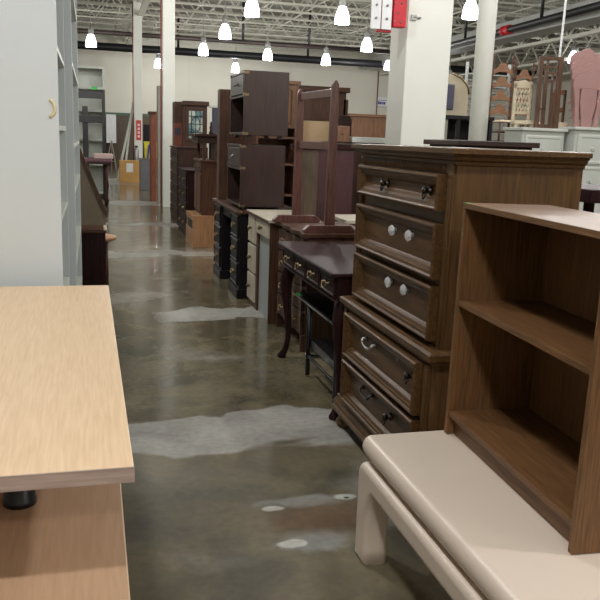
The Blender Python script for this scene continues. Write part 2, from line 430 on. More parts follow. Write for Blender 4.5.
# ---------------------------------------------------------------- white bookcases (left)
def bookcase(label,loc,W,D,H,shelves,mat='whiteside',rz=LEFT,th=.02,name='bookcase',inner=None,cat='bookcase'):
    t=thing(name,label,cat,loc,rz)
    bx('side_panel',mat,t,0,th,0,D,0,H,.0015); bx('side_panel',mat,t,W-th,W,0,D,0,H,.0015)
    bx('top_panel',mat,t,th,W-th,0,D,H-th,H,.0015)
    bx('back_panel',inner or mat,t,th,W-th,D-.008,D,0,H-th,0)
    for z in shelves: bx('shelf',inner or mat,t,th,W-th,.001,D-.008,z,z+th,.0015)
    return t
t=bookcase('tall white bookcase with taped side panel facing the viewer',(-.115,3.0,0),.82,.40,2.55,[.08,.44,.8,1.16,1.5,1.78,2.12],inner='shelfwhite')
ar=[]
for k in range(9):
    a=-1.1+k*.27; ar.append((-.0008, .047-.022*math.cos(a)*1.6+.0, 1.578+.035*math.sin(a)))
a=MB().tube([(p[0],p[1],p[2]) for p in ar],.0065,6).build('tape_residue','tape',t)
bookcase('white bookcase behind the taped one, standing nearer the aisle',(-.083,3.86,0),1.65,.38,2.6,[.08,.5,.85,1.2,1.42,1.8,2.2],inner='shelfwhite')


# slant-front cabinet
t=thing('slant_front_cabinet','dark cabinet with a sloping olive-grey upper side beside the white bookcases','cabinet',(.08,5.7,0),0)
MB().box(-.5,0,-.05,.75,.05,.80).build('lower_case','mahogz',t,.003)
MB().box(-.47,-.03,0,.72,0,.05).build('plinth','mahogz',t)
MB().prism([(-.5,.80),(.01,.80),(.01,.90),(-.18,1.40),(-.5,1.40)],'y',.22,.75).build('slanted_hutch','slant',t,.003)
bx('ledge','brownx',t,-.5,.01,-.06,.22,.80,.825,.004); bx('ledge_trim','cream',t,-.012,.012,-.06,.22,.806,.828,.002)
MB().bar((.015,.21,.90),(-.18,.21,1.40),.02,.02).build('slant_trim','brownz',t)
# round stool
t=thing('round_stool','light wood round stool top peeking out past the dark slanted cabinet','stool',(.045,7.35,0))
MB().lathe([(.0,.525),(.13,.525),(.155,.535),(.16,.55),(.155,.565),(.12,.575),(0,.577)],(0,0,0),24).build('seat','lightoak',t)
for k in range(4):
    a=PI/4+k*PI/2; MB().tube([(.09*math.cos(a),.09*math.sin(a),.53),(.10*math.cos(a),.10*math.sin(a),0)],.014,8).build('leg','brownz',t)

# ---------------------------------------------------------------- far left group
t=thing('display_table','dark table under a plum cloth in the far left of the aisle','table',(-.15,16.9,0))
bx('tabletop','darkx',t,-.8,.5,-.3,.9,.86,.90)
bx('table_cloth','purple',t,-.82,.53,-.32,.92,.90,.96,.02)
for x,y in ((.42,-.2),(.42,.8),(-.7,-.2),(-.7,.8)): MB().lathe([(.03,0),(.05,.1),(.03,.2),(.05,.45),(.03,.6),(.045,.86)],(x,y,0),10).build('leg','darkz',t)
o=bx('folded_cloth','pinkcloth',None,.02,.42,16.9,17.6,.96,1.06,.02); tag(o,'pale patterned folded cloth on the far end of the plum table','cloth')
t=thing('bunk_frame','black two-rail bed frame standing upright behind the plum table','bed frame',(0.02,18.15,0))
for x in (-.75,.2): MB().box(x,x+.07,-.03,.03,0,2.42).build('post','black',t,.004)
for z in (1.70,2.22): MB().box(-.75,.27,-.04,.04,z,z+.15).build('rail','black',t,.004)
MB().box(-.22,-.10,.0,.05,0,2.05).build('inner_post','black',t,.004)
t=bookcase('tall cream open shelf unit with green sticker at the far left',(-.95,18.75,0),1.25,.4,2.95,[.1,.75,1.3,1.95,2.45],'shelfwhite',0,.05,'shelf_unit',None,'shelf unit')
bx('price_sticker','green',t,.95,1.08,-.004,0,2.44,2.5,0)
# partition row & clutter against the back
o=MB().box(.45,.95,36.9,36.95,0,2.1).build('door_slab','darkz'); tag(o,'dark door slab leaning at the back behind the white poster','door')
o=MB().box(.62,1.05,36.6,36.62,1.05,2.3).build('poster','paper'); tag(o,'white blank poster on the dark partition at the far end','poster')
o=MB().box(1.9,2.35,30.9,30.98,0,1.85).build('door_slab','blackwood',None,.004); tag(o,'black slab standing right of the leaning white poles','board')
for k,(a,b_) in enumerate((((.75,25.6,0),(1.28,26.3,2.3)),((.95,25.6,0),(1.30,26.5,2.5)))):
    o=MB().bar(a,b_,.05).build('pole','shelfwhite'); tag(o,['long white pole leaning on the distant column, left one','long white pole leaning on the distant column, right one'][k],'pole',None)
for k,(a,b_) in enumerate((((.62,25.1,0),(.30,25.5,.95)),((.62,25.2,0),(.98,25.3,.0)))):
    pass
t=thing('easel','thin dark folding easel left of the cardboard box','easel',(.6,26.2,0))
MB().bar((0,0,1.25),(-.28,0,0),.035).build('leg','greyboard',t); MB().bar((0,0,1.25),(.2,-.1,0),.035).build('leg','greyboard',t); MB().bar((0,.03,1.25),(0,.4,0),.035).build('leg','greyboard',t); MB().bar((-.14,0,.6),(.12,-.05,.6),.03).build('crossbar','greyboard',t)
t=thing('cardboard_box','tan cardboard box with a paper label at the aisle end','box',(1.12,24.9,0))
MB().box(-.32,.3,-.2,.3,0,.68).build('carton','card',t,.01); bx('paper_label','paper',t,-.12,.08,-.204,-.2,.33,.6,0)
t=thing('grey_cabinet','low grey metal cabinet at the aisle end by the distant column','cabinet',(1.44,21.6,0))
MB().box(-.2,.2,0,.45,0,.82).build('body','greycab',t,.008); bx('top_edge','greycab',t,-.21,.21,-.01,.46,.82,.85)
t=thing('yellow_bin','yellow bin standing on the low grey metal cabinet','bin',(1.55,21.9,.85))
MB().prism([(-.17,0),(.17,0),(.19,.42),(-.19,.42)],'y',-.12,.1).build('bin_body','yellow',t,.006); bx('rim','yellow',t,-.2,.2,-.14,.12,.42,.45)
t=thing('blue_chair_frame','small bright blue metal frame leaning before the yellow bin','frame',(1.5,21.65,.85))
for a,b_ in (((-.06,0,0),(-.02,0,.36)),((.12,0,0),(.14,0,.36)),((-.02,0,.36),(.14,0,.36))): MB().bar(a,b_,.045).build('bar','blue',t)
t=thing('fire_extinguisher','small fire extinguisher mounted on the distant column','fire extinguisher',(1.37,25.92,.62))
MB().lathe([(.0,0),(.07,.01),(.075,.05),(.075,.36),(.04,.43),(.03,.45)],(0,0,0),14).build('cylinder','pewter',t); MB().box(-.05,.05,-.02,.02,.45,.5).build('handle','black',t)
t=thing('extinguisher_sign','narrow red sign with white marks on the distant column','sign',(1.45,25.985,1.3))
bx('plate','redsign',t,-.075,.075,-.008,0,0,.62,0)
for k in range(4): bx('letter','paper',t,-.03,.03,-.011,-.008,.08+k*.12,.15+k*.12,0)
# tall grey board and cherry cabinet left of near far column
t=thing('tall_board','tall grey board standing on end beside the far column','board',(1.375,17.4,0))
bx('board','greyboard',t,0,.13,0,.3,0,2.52,.004); bx('blue_tape','blue',t,.07,.11,-.004,0,1.52,1.72,0)
t=thing('cherry_cabinet','tall red-brown cabinet end just left of the tall grey board','cabinet',(1.29,18.2,0))
bx('body','redwood',t,0,.12,0,.5,0,1.95); bx('cornice','cherryx',t,-.04,.14,-.04,.5,1.95,2.0)

# ---------------------------------------------------------------- generic chest of drawers
def knob(parent,x,z,y,mat='brass',r=.014):
    MB().lathe([(r*.5,0),(r*.5,-.012),(r,-.018),(r*1.05,-.026),(r*.6,-.034),(0,-.036)],(x,y,z),10,'y').build('knob',mat,parent)
def bail(parent,x,z,y,mat='brass',w=.07,r=.004,n=8):
    m=MB()
    for s in (-1,1): m.lathe([(.011,0),(.011,-.004),(.006,-.012),(.006,-.022),(0,-.023)],(x+s*w/2,y,z),10,'y')
    pts=[(x-w/2,y-.018,z)]
    for k in range(1,8):
        a=PI*k/8; pts.append((x-w/2*math.cos(a),y-.024,z-.030*math.sin(a)**.7))
    pts.append((x+w/2,y-.018,z)); m.tube(pts,r,n)
    return m.build('drawer_pull',mat,parent)
def chest(label,loc,W,D,H,rows,mat,hw='bail',hmat='brass',rz=RIGHT,cols=1,top=.025,name='chest_of_drawers',over=.02,base=.08,cat='dresser',topmat=None):
    t=thing(name,label,cat,loc,rz)
    bx('case',mat+'z',t,0,W,.012,D,base,H-top,.003)
    bx('plinth',mat+'x',t,-.01,W+.01,0,D,0,base,.004)
    bx('top',topmat or mat+'x',t,-over,W+over,-over,D,H-top,H,.005)
    z=base+.01; hh=(H-top-base-.02)/rows; cw=(W-.04)/cols
    for r in range(rows):
        for c_ in range(cols):
            x0=.02+c_*cw+.006; x1=.02+(c_+1)*cw-.006
            d=MB().rectloops(x0,x1,z+.006,z+hh-.006,[(0,.012),(0,-.006),(.012,-.012),(.02,-.006)]).build('drawer',mat+'x',t)
            for f in ((.28,.72) if cw>.5 else (.5,)):
                xx=x0+(x1-x0)*f
                if hw=='bail': bail(d,xx,z+hh*.55,-.006,hmat)
                else: knob(d,xx,z+hh*.5,-.006,hmat)
        z+=hh
    return t

# ---------------------------------------------------------------- HERO: oak chest on chest
t=thing('chest_on_chest','large carved oak chest on chest with crystal knobs behind the cream bench','chest of drawers',(1.27,3.80,0),RIGHT)
W=1.13; D=.585
low=MB().box(.03,W-.01,.0,D,.16,.665); low.build('lower_case','oakz',t,.004)
up=MB().box(.05,W-.02,.045,D,.70,1.44); up.build('upper_case','oakz',t,.004)
# base moulding as a profile swept around three sides
def mould(name,mat,x0,x1,y0,y1,prof,parent):   # prof: (out, z)
    vs=[]
    for (o_,z) in prof: vs += [(x0-o_,y1,z),(x0-o_,y0-o_,z),(x1+o_,y0-o_,z),(x1+o_,y1,z)]
    fs=[]
    for k in range(len(prof)-1):
        for j in range(3): a=4*k+j; fs.append((a,a+1,a+5,a+4))
    fs.append((0,1,2,3)); o=4*(len(prof)-1); fs.append((o,o+1,o+2,o+3))
    for k in range(len(prof)-1): fs.append((4*k,4*k+3,4*k+7,4*k+4))
    return MB().add(vs,fs).build(name,mat,parent)
mould('base_moulding','oakx',.03,W-.01,0,D,[(.0,.085),(.038,.085),(.044,.105),(.034,.118),(.038,.132),(.024,.155),(.020,.162),(.022,.172),(.008,.178),(0,.18)],t)
for x in (.05,W-.05):
    for y in (.0,D-.07):
        m=MB().lathe([(.038,0),(.058,.010),(.062,.032),(.045,.052),(.062,.088)],(x,y+.03,0),14); m.build('bun_foot','oakz',t)
mould('waist_moulding','oakx',.03,W-.01,0,D,[(0,.65),(.008,.655),(.012,.668),(.028,.676),(.03,.70),(.018,.708),(.0,.712)],t)
mould('cornice','oakx',.05,W-.02,.045,D,[(0,1.425),(.008,1.428),(.010,1.440),(.022,1.447),(.026,1.458),(.034,1.462),(.036,1.468),(.050,1.470),(.050,1.488),(.036,1.491),(0,1.491)],t)
fr=MB().box(.06,W-.03,.034,.05,1.395,1.432)
fl=MB()
for k in range(63):
    x=.07+k*.0156; fl.lathe([(.0045,1.397),(.0045,1.430)],(x,.034,0),6)
o=fr.build('frieze','oakx',t); fl.build('fluting','oakz',o)
# pilasters (reeded stiles) both cases
for (x0,z0,z1,y) in ((.052,.71,1.395,.045),(W-.022-.045,.71,1.395,.045),(.035,.175,.65,0),(W-.015-.05,.175,.65,0)):
    m=MB().box(x0,x0+.045,y-.012,y,z0,z1)
    for k in range(3): m.tube([(x0+.011+k*.0115,y-.013,z0+.02),(x0+.011+k*.0115,y-.013,z1-.02)],.0045,8)
    m.build('pilaster','oakz',t,.001)
def hero_drawer(z0,z1,y,x0,x1,f=1.0):
    pr=[(0,0),(0,-.034),(.004,-.040),(.010,-.041),(.015,-.037),(.017,-.033),(.027,-.031),(.029,-.026),(.040,-.022),(.042,-.017),(.050,-.006),(.053,-.003)]
    pr=[(a*f,y+b) for a,b in pr]
    d=MB().rectloops(x0,x1,z0,z1,pr).build('drawer','oakx',t)
    return d
def ornate(parent,x,z,y):
    m=MB().lathe([(.018,0),(.019,-.004),(.010,-.010),(.009,-.018),(.016,-.026),(.015,-.034),(0,-.040)],(x,y,z),12,'y')
    m.tube([(x-.012,y-.020,z-.004),(x-.016,y-.03,z-.02),(x-.006,y-.034,z-.032),(x+.008,y-.034,z-.032),(x+.016,y-.03,z-.018),(x+.012,y-.020,z-.004)],.004,6)
    m.build('bail_knob','bronze',parent)
def crystal(parent,x,z,y):
    prof=[(.006,0),(.007,-.006),(.014,-.010),(.023,-.015),(.026,-.022),(.021,-.029),(.012,-.033),(0,-.034)]
    m=MB().lathe(prof,(x,y,z),8,'y',False); k=m.build('crystal_knob','crystal',parent); k['label']='faceted clear glass knob'
    MB().lathe([(.014,0),(.014,-.004),(.008,-.008),(0,-.008)],(x,y+.001,z),12,'y').build('back_plate','pewter',k)
d=hero_drawer(1.250,1.390,.033,.125,W-.07); ornate(d,.455,1.32,.029); ornate(d,.925,1.32,.029)
d=hero_drawer(.985,1.200,.033,.125,W-.07); crystal(d,.585,1.12,.029); crystal(d,.775,1.12,.029)
d=hero_drawer(.737,.955,.033,.125,W-.07); crystal(d,.575,.885,.029); crystal(d,.76,.885,.029)
for z0,z1,hz in ((.425,.645,.555),(.185,.400,.31)):
    d=hero_drawer(z0,z1,-.006,.13,W-.08)
    bail(d,.455,hz+.02,-.01,'pewter' if hz>.5 else 'bronze',.13,.007)
    if hz>.5:
        MB().lathe([(.007,0),(.007,-.003),(0,-.003)],(.79,-.0095,.585),10,'y').build('bare_screw_plate','pewter',d)
        ornate(d,.96,.565,-.01)
    else: ornate(d,.75,.31,-.01)
MB().rectloops(.07,D-.03,.2,.62,[(0,0),(0,-.004),(.004,-.008),(.02,-.008),(.024,-.003)]).build('side_moulding','oakz',t)
sm=bpy.data.objects['side_moulding']; sm.rotation_euler=(0,0,PI/2); sm.location=(W-.02,0,0)

# ---------------------------------------------------------------- cream waterfall bench
t=thing('waterfall_bench','long cream lacquered bench with rolled edges carrying the brown bookcase','bench',(.914,2.49,0),RIGHT)
BL=1.75; BW=.68
def rounded(x0,x1,z0,z1,r,n=7,left=True,right=True):
    pts=[]
    def arc(cx,cz,a0): 
        for k in range(n+1):
            a=a0+PI/2*k/n; pts.append((cx+r*math.cos(a),cz+r*math.sin(a)))
    arc(x1-r,z1-r,0); arc(x0+r,z1-r,PI/2); arc(x0+r,z0+r,PI); arc(x1-r,z0+r,1.5*PI)
    return pts
# top slab: rolled along both long edges and both ends
m=MB()
def slab(m,x0,x1,y0,y1,z0,z1,r,n=8):
    pr=[]
    for k in range(n+1):
        a=-PI/2+PI*k/n; pr.append((r-r*math.cos(a),(z0+z1)/2+(z1-z0)/2*math.sin(a)))
    vs=[];N=8;rc=.035
    for (i,z) in pr:
        for (cx,cy,a0) in ((x1-rc,y1-rc,0),(x0+rc,y1-rc,PI/2),(x0+rc,y0+rc,PI),(x1-rc,y0+rc,1.5*PI)):
            for k in range(N+1):
                a=a0+PI/2*k/N; rr=max(rc-i,.003); vs.append((cx+rr*math.cos(a),cy+rr*math.sin(a),z))
    c_=4*(N+1); fs=[]
    for q in range(len(pr)-1):
        for k in range(c_): fs.append((q*c_+k,q*c_+(k+1)%c_,(q+1)*c_+(k+1)%c_,(q+1)*c_+k))
    fs.append(tuple(range(c_))); fs.append(tuple((len(pr)-1)*c_+k for k in range(c_)))
    m.add(vs,fs,True)
slab(m,-.01,BL,.006,BW,.388,.470,.034)
m.build('bench_top','bench',t)
m=MB()
# one-piece frame: rounded rail and legs along the long side, curved inside corners
def side_frame(y0,y1):
    pts=[]; zt=.376; lw=.105
    def arc(cx,cz,r,a0,a1,n=8):
        for k in range(n+1):
            a=a0+(a1-a0)*k/n; pts.append((cx+r*math.cos(a),cz+r*math.sin(a)))
    pts.append((BL-.01,0)); arc(BL-.06,zt-.05,.05,0,PI/2); arc(.045,zt-.05,.05,PI/2,PI); pts.append((-.005,0))
    pts+= [(.098,0),(.090,.06),(.090,.12),(.096,.17),(.108,.22),(.130,.272),(.150,.288),(.26,.288)]; 
    q=len(pts); pts += [(BL-a,b) for a,b in [(.26,.288),(.150,.288),(.130,.272),(.108,.22),(.096,.17),(.090,.12),(.090,.06),(.098,0)]]
    return pts
def round_prism(m,poly,y0,y1,r,n=5):
    P_=[Vector(p) for p in poly]; N=len(P_); nor=[]
    ar=sum(P_[i].x*P_[(i+1)%N].y-P_[(i+1)%N].x*P_[i].y for i in range(N)); sg=1 if ar>0 else -1
    for i in range(N):
        a=(P_[i]-P_[i-1]).normalized(); b=(P_[(i+1)%N]-P_[i]).normalized()
        na=Vector((-a.y,a.x))*sg; nb=Vector((-b.y,b.x))*sg; v=(na+nb); v=v.normalized()/max(.5,math.sqrt((1+na.dot(nb))/2)); nor.append(v)
    loops=[]
    for k in range(n+1): a=PI/2*k/n; loops.append((r*(1-math.sin(a)), y0+r*(1-math.cos(a))))
    for k in range(n+1): a=PI/2*k/n; loops.append((r*(1-math.cos(a)), y1-r*(1-math.sin(a))))
    vs=[]
    for d,y in loops: vs += [(P_[i].x+nor[i].x*d,y,P_[i].y+nor[i].y*d) for i in range(N)]
    fs=[(q*N+i,q*N+(i+1)%N,(q+1)*N+(i+1)%N,(q+1)*N+i) for q in range(len(loops)-1) for i in range(N)]
    m.add(vs,fs,True); o=len(m.v)-len(vs)
    m.f += [tuple(o+i for i in range(N)),tuple(o+(len(loops)-1)*N+i for i in range(N))]; m.sm += [False,False]
for (y0,y1) in ((0,.1),(BW-.1,BW)):
    m2=MB(); round_prism(m2,side_frame(y0,y1),y0,y1,.024); m2.build('leg_frame','bench',t)
MB().box(.05,BL-.05,.04,BW-.04,.33,.392).build('spacer','bench',t)
MB().box(.01,.085,.1,BW-.1,.27,.355).build('end_rail','bench',t,.01); MB().box(BL-.09,BL-.015,.1,BW-.1,.27,.355).build('end_rail','bench',t,.01)

# ---------------------------------------------------------------- brown laminate bookcase on the bench
t=thing('laminate_bookcase','brown woodgrain bookcase with green sticker standing on the cream bench','bookcase',(1.226,2.452,.4732),RIGHT-3.0)
t.rotation_euler=(math.radians(-.5),0,math.radians(RIGHT-3.0))
W2=.868; H2=.835; D2=.325; th=.019
bx('side_panel','casez',t,0,th,0,D2,0,H2-th,.001); bx('side_panel','casez',t,W2-th,W2,0,D2,0,H2-th,.001)
bx('top_panel','casex',t,0,W2,-.002,D2,H2-th,H2,.0015)
bx('back_panel','casez',t,th,W2-th,D2-.006,D2,.0,H2-th,0)
bx('shelf','casex',t,th,W2-th,.004,D2-.006,.476,.476+th,.001)
bx('bottom_shelf','casex',t,th,W2-th,.004,D2-.006,.068,.068+th,.001)
bx('kick_board','casex',t,th,W2-th,.03,.045,.0,.068,0)
bx('price_sticker','green',t,.004,.03,.006,.016,H2,H2+.0006,0)
for z in [.14+.032*k for k in range(19)]:
    if abs(z-.475)>.02:
        for y in (.05,.26): MB().lathe([(.0018,0),(.0018,.0006),(0,.0006)],(th,y,z),8,'x').build('pin_hole','medx',t)

# ---------------------------------------------------------------- Queen Anne desk
t=thing('cabriole_desk','dark mahogany writing desk with cabriole legs and four small drawers','desk',(1.24,5.12,0),RIGHT)
QW=1.28; QD=.56; QH=.815
m=MB(); slab(m,-.03,QW+.005,-.03,QD,.790,.815,.012); m.build('desktop','mahogx',t)
bx('frame','mahogx',t,.01,QW-.01,.012,QD-.02,.655,.790,.003)
bx('bead','mahogx',t,.0,QW,.002,.012,.650,.662,.002)
for k in range(4):
    x0=.05+k*.298; x1=x0+.285
    d=MB().rectloops(x0,x1,.675,.778,[(0,.012),(0,.002),(.006,-.004),(.012,-.004),(.018,.002)]).build('drawer','mahogx',t)
    bail(d,(x0+x1)/2,.735,.002,'brass',.07,.004)
def cabriole(parent,x,y,sx,sy,H,mat,k=1.0):
    pts=[];rr=[]
    for (o_,z,r) in ((0,1,.034),(.006,.93,.038),(.022,.84,.036),(.020,.70,.029),(.006,.52,.022),(-.006,.34,.018),(-.004,.2,.016),(.012,.1,.016),(.030,.045,.020),(.040,.015,.026),(.042,.0,.022)):
        pts.append((x+sx*o_*.75,y+sy*o_*.75,z*H)); rr.append(r*k)
    MB().tube(pts,[r*1.25 for r in rr],12).build('leg',mat,parent)
for x,sx in ((.045,-1),(QW-.045,1)):
    for y,sy in ((.05,-1),(QD-.06,1)): cabriole(t,x,y,sx,sy,.66,'mahogz')
# small black metal side table under the desk
t=thing('metal_side_table','black metal side table with green sticker under the mahogany desk','side table',(1.30,4.97,0),RIGHT)
bx('tabletop','black',t,0,.97,0,.38,.475,.49,.002); bx('edge_highlight','pewter',t,0,.80,-.003,0,.478,.489,0)  # pale strip paints the highlight along part of the front edge
bx('price_sticker','green',t,.02,.12,.006,.03,.49,.4906,0)
for x in (.33,.93):
    for y in (.02,.35): MB().tube([(x,y,.475),(x,y,.012)],.016,10).build('leg','black',t)
    
for y in (.02,.35): MB().tube([(.33,y,.14),(.93,y,.14)],.010,8).build('stretcher','black',t)
for x in (.33,.93): MB().tube([(x,.02,.14),(x,.35,.14)],.010,8).build('stretcher','black',t)
bx('lower_shelf','black',t,.34,.92,.03,.34,.2,.25,.002)

# ---------------------------------------------------------------- serpentine dresser under the trestle frame
t=thing('serpentine_dresser','brown serpentine dresser with wavy drawer fronts under the trestle frame','dresser',(1.42,6.0,0),RIGHT)
SW=.80; SD=.54; SH=.86
bx('case','brownz',t,0,SW,.03,SD,.1,SH-.03,.003)
def wavy(x0,x1,amp,n=24,ph=0): return [(x0+(x1-x0)*k/n, -amp*math.cos(3*2*PI*(k/n))+ph) for k in range(n+1)]
poly=wavy(-.02,SW+.02,.014,24,-.012)+[(SW+.02,SD),(-.02,SD)]
MB().prism(poly,'z',SH-.03,SH).build('top','brownx',t,.004)
for r in range(4):
    z0=.12+r*.176
    poly=wavy(.03,SW-.03,.012,24,.012)+[(SW-.03,.04),(.03,.04)]
    d=MB().prism(poly,'z',z0,z0+.16).build('drawer','brownx',t,.003)
    for x in (.2,.6): bail(d,x,z0+.09,.0,'brass')
for x in (0,SW-.03): MB().prism([(x,0),(x+.03,0),(x+.03,.12),(x,.12)],'y',.0,.05).build('bracket_foot','brownz',t); 
for x in (0,SW-.03): MB().box(x,x+.03,SD-.05,SD,0,.12).build('bracket_foot','brownz',t)
# trestle frame standing on it
t=thing('trestle_frame','tall open reddish-brown trestle frame with two rails standing on the serpentine dresser','frame',(1.612,5.25,.86),0)
dx,dy=-.060,.70
M['frm']=wood('frame_redbrown',(74,46,42),(104,68,60),'z',.3,14,1.0,figure=.3)
def fpost(x,y,H):
    MB().prism([(x-.036,.055),(x+.036,.055),(x+.024,H-.03),(x+.008,H),(x-.008,H),(x-.024,H-.03)],'y',y-.018,y+.018).build('post','frm',t,.003)
    MB().prism([(x-.19,0),(x+.19,0),(x+.19,.02),(x+.15,.055),(x-.15,.055),(x-.19,.02)],'y',y-.03,y+.03).build('foot','frm',t,.004)
fpost(0,0,1.045); fpost(dx,dy,1.02)
for z in (.935,.575): MB().prism([(z-.0,0),(z+.065,0)] and [(-.012,z),(.012,z),(.012,z+.055),(-.012,z+.055)],'y',.018,dy-.018).build('rail','frm',t,.003)
for r_ in [o for o in t.children if o.name.startswith('rail')]: r_.rotation_euler=(0,0,math.atan2(-dx,dy))

# ---------------------------------------------------------------- ivory desk
t=thing('ivory_desk','ivory kneehole desk with brown edges and three side drawers','desk',(1.37,6.97,0),RIGHT)
IW=.90
bx('desktop','deskwhite',t,-.015,IW+.015,-.02,.42,.835,.86,.004); bx('top_edge','brownx',t,-.016,IW+.016,-.026,-.02,.832,.855,.001)
bx('pedestal','brownz',t,0,.375,.012,.40,.0,.835,.003)
for k in range(3):
    z0=.06+k*.262; d=MB().rectloops(.025,.315,z0,z0+.24,[(0,.012),(0,-.004),(.006,-.008),(.012,-.008)]).build('drawer','deskwhite',t,0); knob(d,.17,z0+.13,-.008,'brass',.02)
d=MB().rectloops(.37,.86,.70,.825,[(0,.012),(0,-.004),(.006,-.008),(.012,-.008)]).build('drawer','deskwhite',t,0); knob(d,.615,.765,-.008,'brass',.02)
bx('apron','brownx',t,.34,IW-.03,.012,.03,.69,.835,.002)
bx('kneehole_panel','deskpanel',t,.375,IW-.012,.03,.05,.0,.69,0); bx('end_panel','brownz',t,IW-.012,IW,.0,.40,0,.835,.002)

# ---------------------------------------------------------------- black kneehole desk
t=thing('black_desk','black pedestal desk with brown wood top holding the stacked nightstands','desk',(1.31,8.62,0),RIGHT)
BWd=1.5
bx('desktop','brownx',t,-.02,BWd+.02,-.03,.62,.80,.832,.006)
for x0 in (0,BWd-.45):
    bx('pedestal','blackwood',t,x0,x0+.45,.01,.58,.09,.80,.003); bx('plinth','blackwood',t,x0-.015,x0+.465,-.012,.58,0,.09,.006)
    for k in range(3):
        z0=.12+k*.225; d=MB().rectloops(x0+.03,x0+.42,z0,z0+.21,[(0,.01),(0,-.004),(.010,-.012),(.018,-.004)]).build('drawer','blackwood',t); bail(d,x0+.225,z0+.12,-.004,'brass',.09,.006)
bx('kneehole_back','blackwood',t,.45,BWd-.45,.3,.32,.1,.80,0); bx('center_drawer','blackwood',t,.45,BWd-.45,.02,.3,.7,.80,.002)

# ---------------------------------------------------------------- stacked espresso nightstands
def nightstand(label,loc):
    t=thing('nightstand',label,'nightstand',loc,RIGHT,'espresso nightstands stacked on the black desk')
    w=.74; h=.605; d=.42
    bx('side_panel','espz',t,0,.022,0,d,.03,h,.002); bx('side_panel','espz',t,w-.022,w,0,d,.03,h,.002)
    bx('top_panel','espx',t,.022,w-.022,0,d,h-.022,h,.002); bx('bottom_panel','espx',t,.022,w-.022,0,d,.03,.052,.002)
    bx('shelf','espx',t,.022,w-.022,.0,d,h-.235,h-.215,.002); bx('back_panel','espz',t,.022,w-.022,d-.012,d,.052,h-.022,0)
    dr=bx('drawer','espx',t,.028,w-.028,-.004,.3,h-.208,h-.03,.003); MB().tube([(w/2-.03,-.004,h-.10),(w/2-.02,-.03,h-.12),(w/2+.02,-.03,h-.12),(w/2+.03,-.004,h-.10)],.008,8).build('drawer_pull','pewter',dr)
    for z in (h-.03,.03,h-.225):
        for x in (0,w-.05):
            m=MB().box(x,x+.05,-.006,.0,z,z+.03)
            if x>0: m.box(w,w+.004,-.006,.045,z,z+.022)
            m.build('corner_bracket','brass',t,.001)
    for x in (.05,w-.09):
        for y in (.04,d-.08): bx('foot','espz',t,x,x+.04,y,y+.04,0,.03,0)
    return t
nightstand('lower espresso nightstand, resting directly on the black desk',(1.325,7.92,.832))
nightstand('upper espresso nightstand, topmost of the stack of two',(1.345,7.93,1.4945))
o=MB().box(0,.40,0,.17,0,1.16).build('shelf_board','brownz',None,.002,(1.315,8.40,.832)); tag(o,'upright brown board standing on the black desk left of the nightstands','board')
o.rotation_euler=(0,0,0)

# shelf unit behind the nightstands
t=thing('hutch','medium brown hutch with panelled top doors behind the espresso nightstands','hutch',(1.78,8.75,0),0)
bx('side_panel','medz',t,0,.03,0,.4,0,2.1); bx('side_panel','medz',t,.45,.48,0,.4,0,2.1); bx('back_panel','medz',t,.03,.45,.38,.4,0,2.1,0); bx('cornice','medx',t,-.02,.50,-.02,.4,2.1,2.14)
for z in (.6,.85,1.2,1.5): bx('shelf','medx',t,.03,.45,0,.38,z,z+.025)
for x in (.03,.24): MB().rectloops(x+.003,x+.205,1.62,2.09,[(0,0),(0,-.02),(.04,-.02),(.045,-.008),(.06,-.016)]).build('door','medz',t)

# tall burgundy cabinet, olive board, pale low table
t=thing('burgundy_cabinet','tall plain burgundy cabinet behind the trestle frame','cabinet',(1.95,7.05,0))
bx('body','burg',t,0,.43,0,.45,0,1.42,.003); bx('top','mahogx',t,-.015,.45,-.02,.46,1.42,1.475,.005)
t=thing('olive_board','olive-brown board with dark top rail standing on the ivory desk','board',(1.60,6.25,.86))
bx('board','olive',t,.03,.20,0,.03,0,.56,.002); bx('top_rail','mahogx',t,-.03,.24,-.01,.04,.56,.60,.003)
t=thing('pale_table','pale-topped low table behind the serpentine dresser','table',(1.99,6.02,0))
bx('tabletop','deskwhite',t,0,.6,0,.5,.84,.87,.004)
for x in (.02,.54):
    for y in (.02,.44): bx('leg','brownz',t,x,x+.04,y,y+.04,0,.84)

# backdrop furniture in the middle distance
t=thing('wide_headboard','large brown headboard with cornice seen through the trestle frame','headboard',(2.3,9.35,0))
bx('panel','brownz',t,0,.72,0,.05,.3,2.08); bx('cap','brownx',t,-.04,.76,-.03,.08,2.08,2.14,.006); bx('post','brownz',t,-.03,.03,0,.05,0,2.0); bx('post','brownz',t,.69,.75,0,.05,0,2.0)
t=thing('storage_base','long dark cabinet carrying the tan boxes in the middle distance','cabinet',(2.3,8.25,0)); 
o=t; t.location=(3.02,8.25,0)
bx('body','darkz',t,-.50,.95,0,.42,0,1.49); bx('top','pale',t,-.27,.97,-.02,.44,1.49,1.55,.006)
t=thing('tan_carton','tan square board box behind the open trestle frame','box',(2.32,9.0,0)); bx('carton','tan',t,0,.5,0,.3,0,1.72,.004)
t=thing('brown_carton','brown board box right of the trestle frame, against the pale top','box',(2.55,8.27,1.4925)); bx('carton','med'+'z',t,0,.18,0,.2,0,.17,.004); MB().lathe([(.012,0),(.012,-.01),(0,-.01)],(.1,0,.09),8,'y').build('knob','brass',t)
t=thing('dark_chair','dark rounded chair back rising behind the brown carton','chair',(2.88,8.74,0))
bx('seat','darkx',t,-.05,.12,0,.3,.9,.95); MB().prism([(-.06,.95),(.11,.95),(.11,1.75),(.08,1.80),(-.03,1.80),(-.06,1.75)],'y',.26,.3).build('backrest','darkz',t,.005)
for x in (-.05,.09):
    for y in (0,.26): bx('leg','darkz',t,x,x+.03,y,y+.03,0,.9)
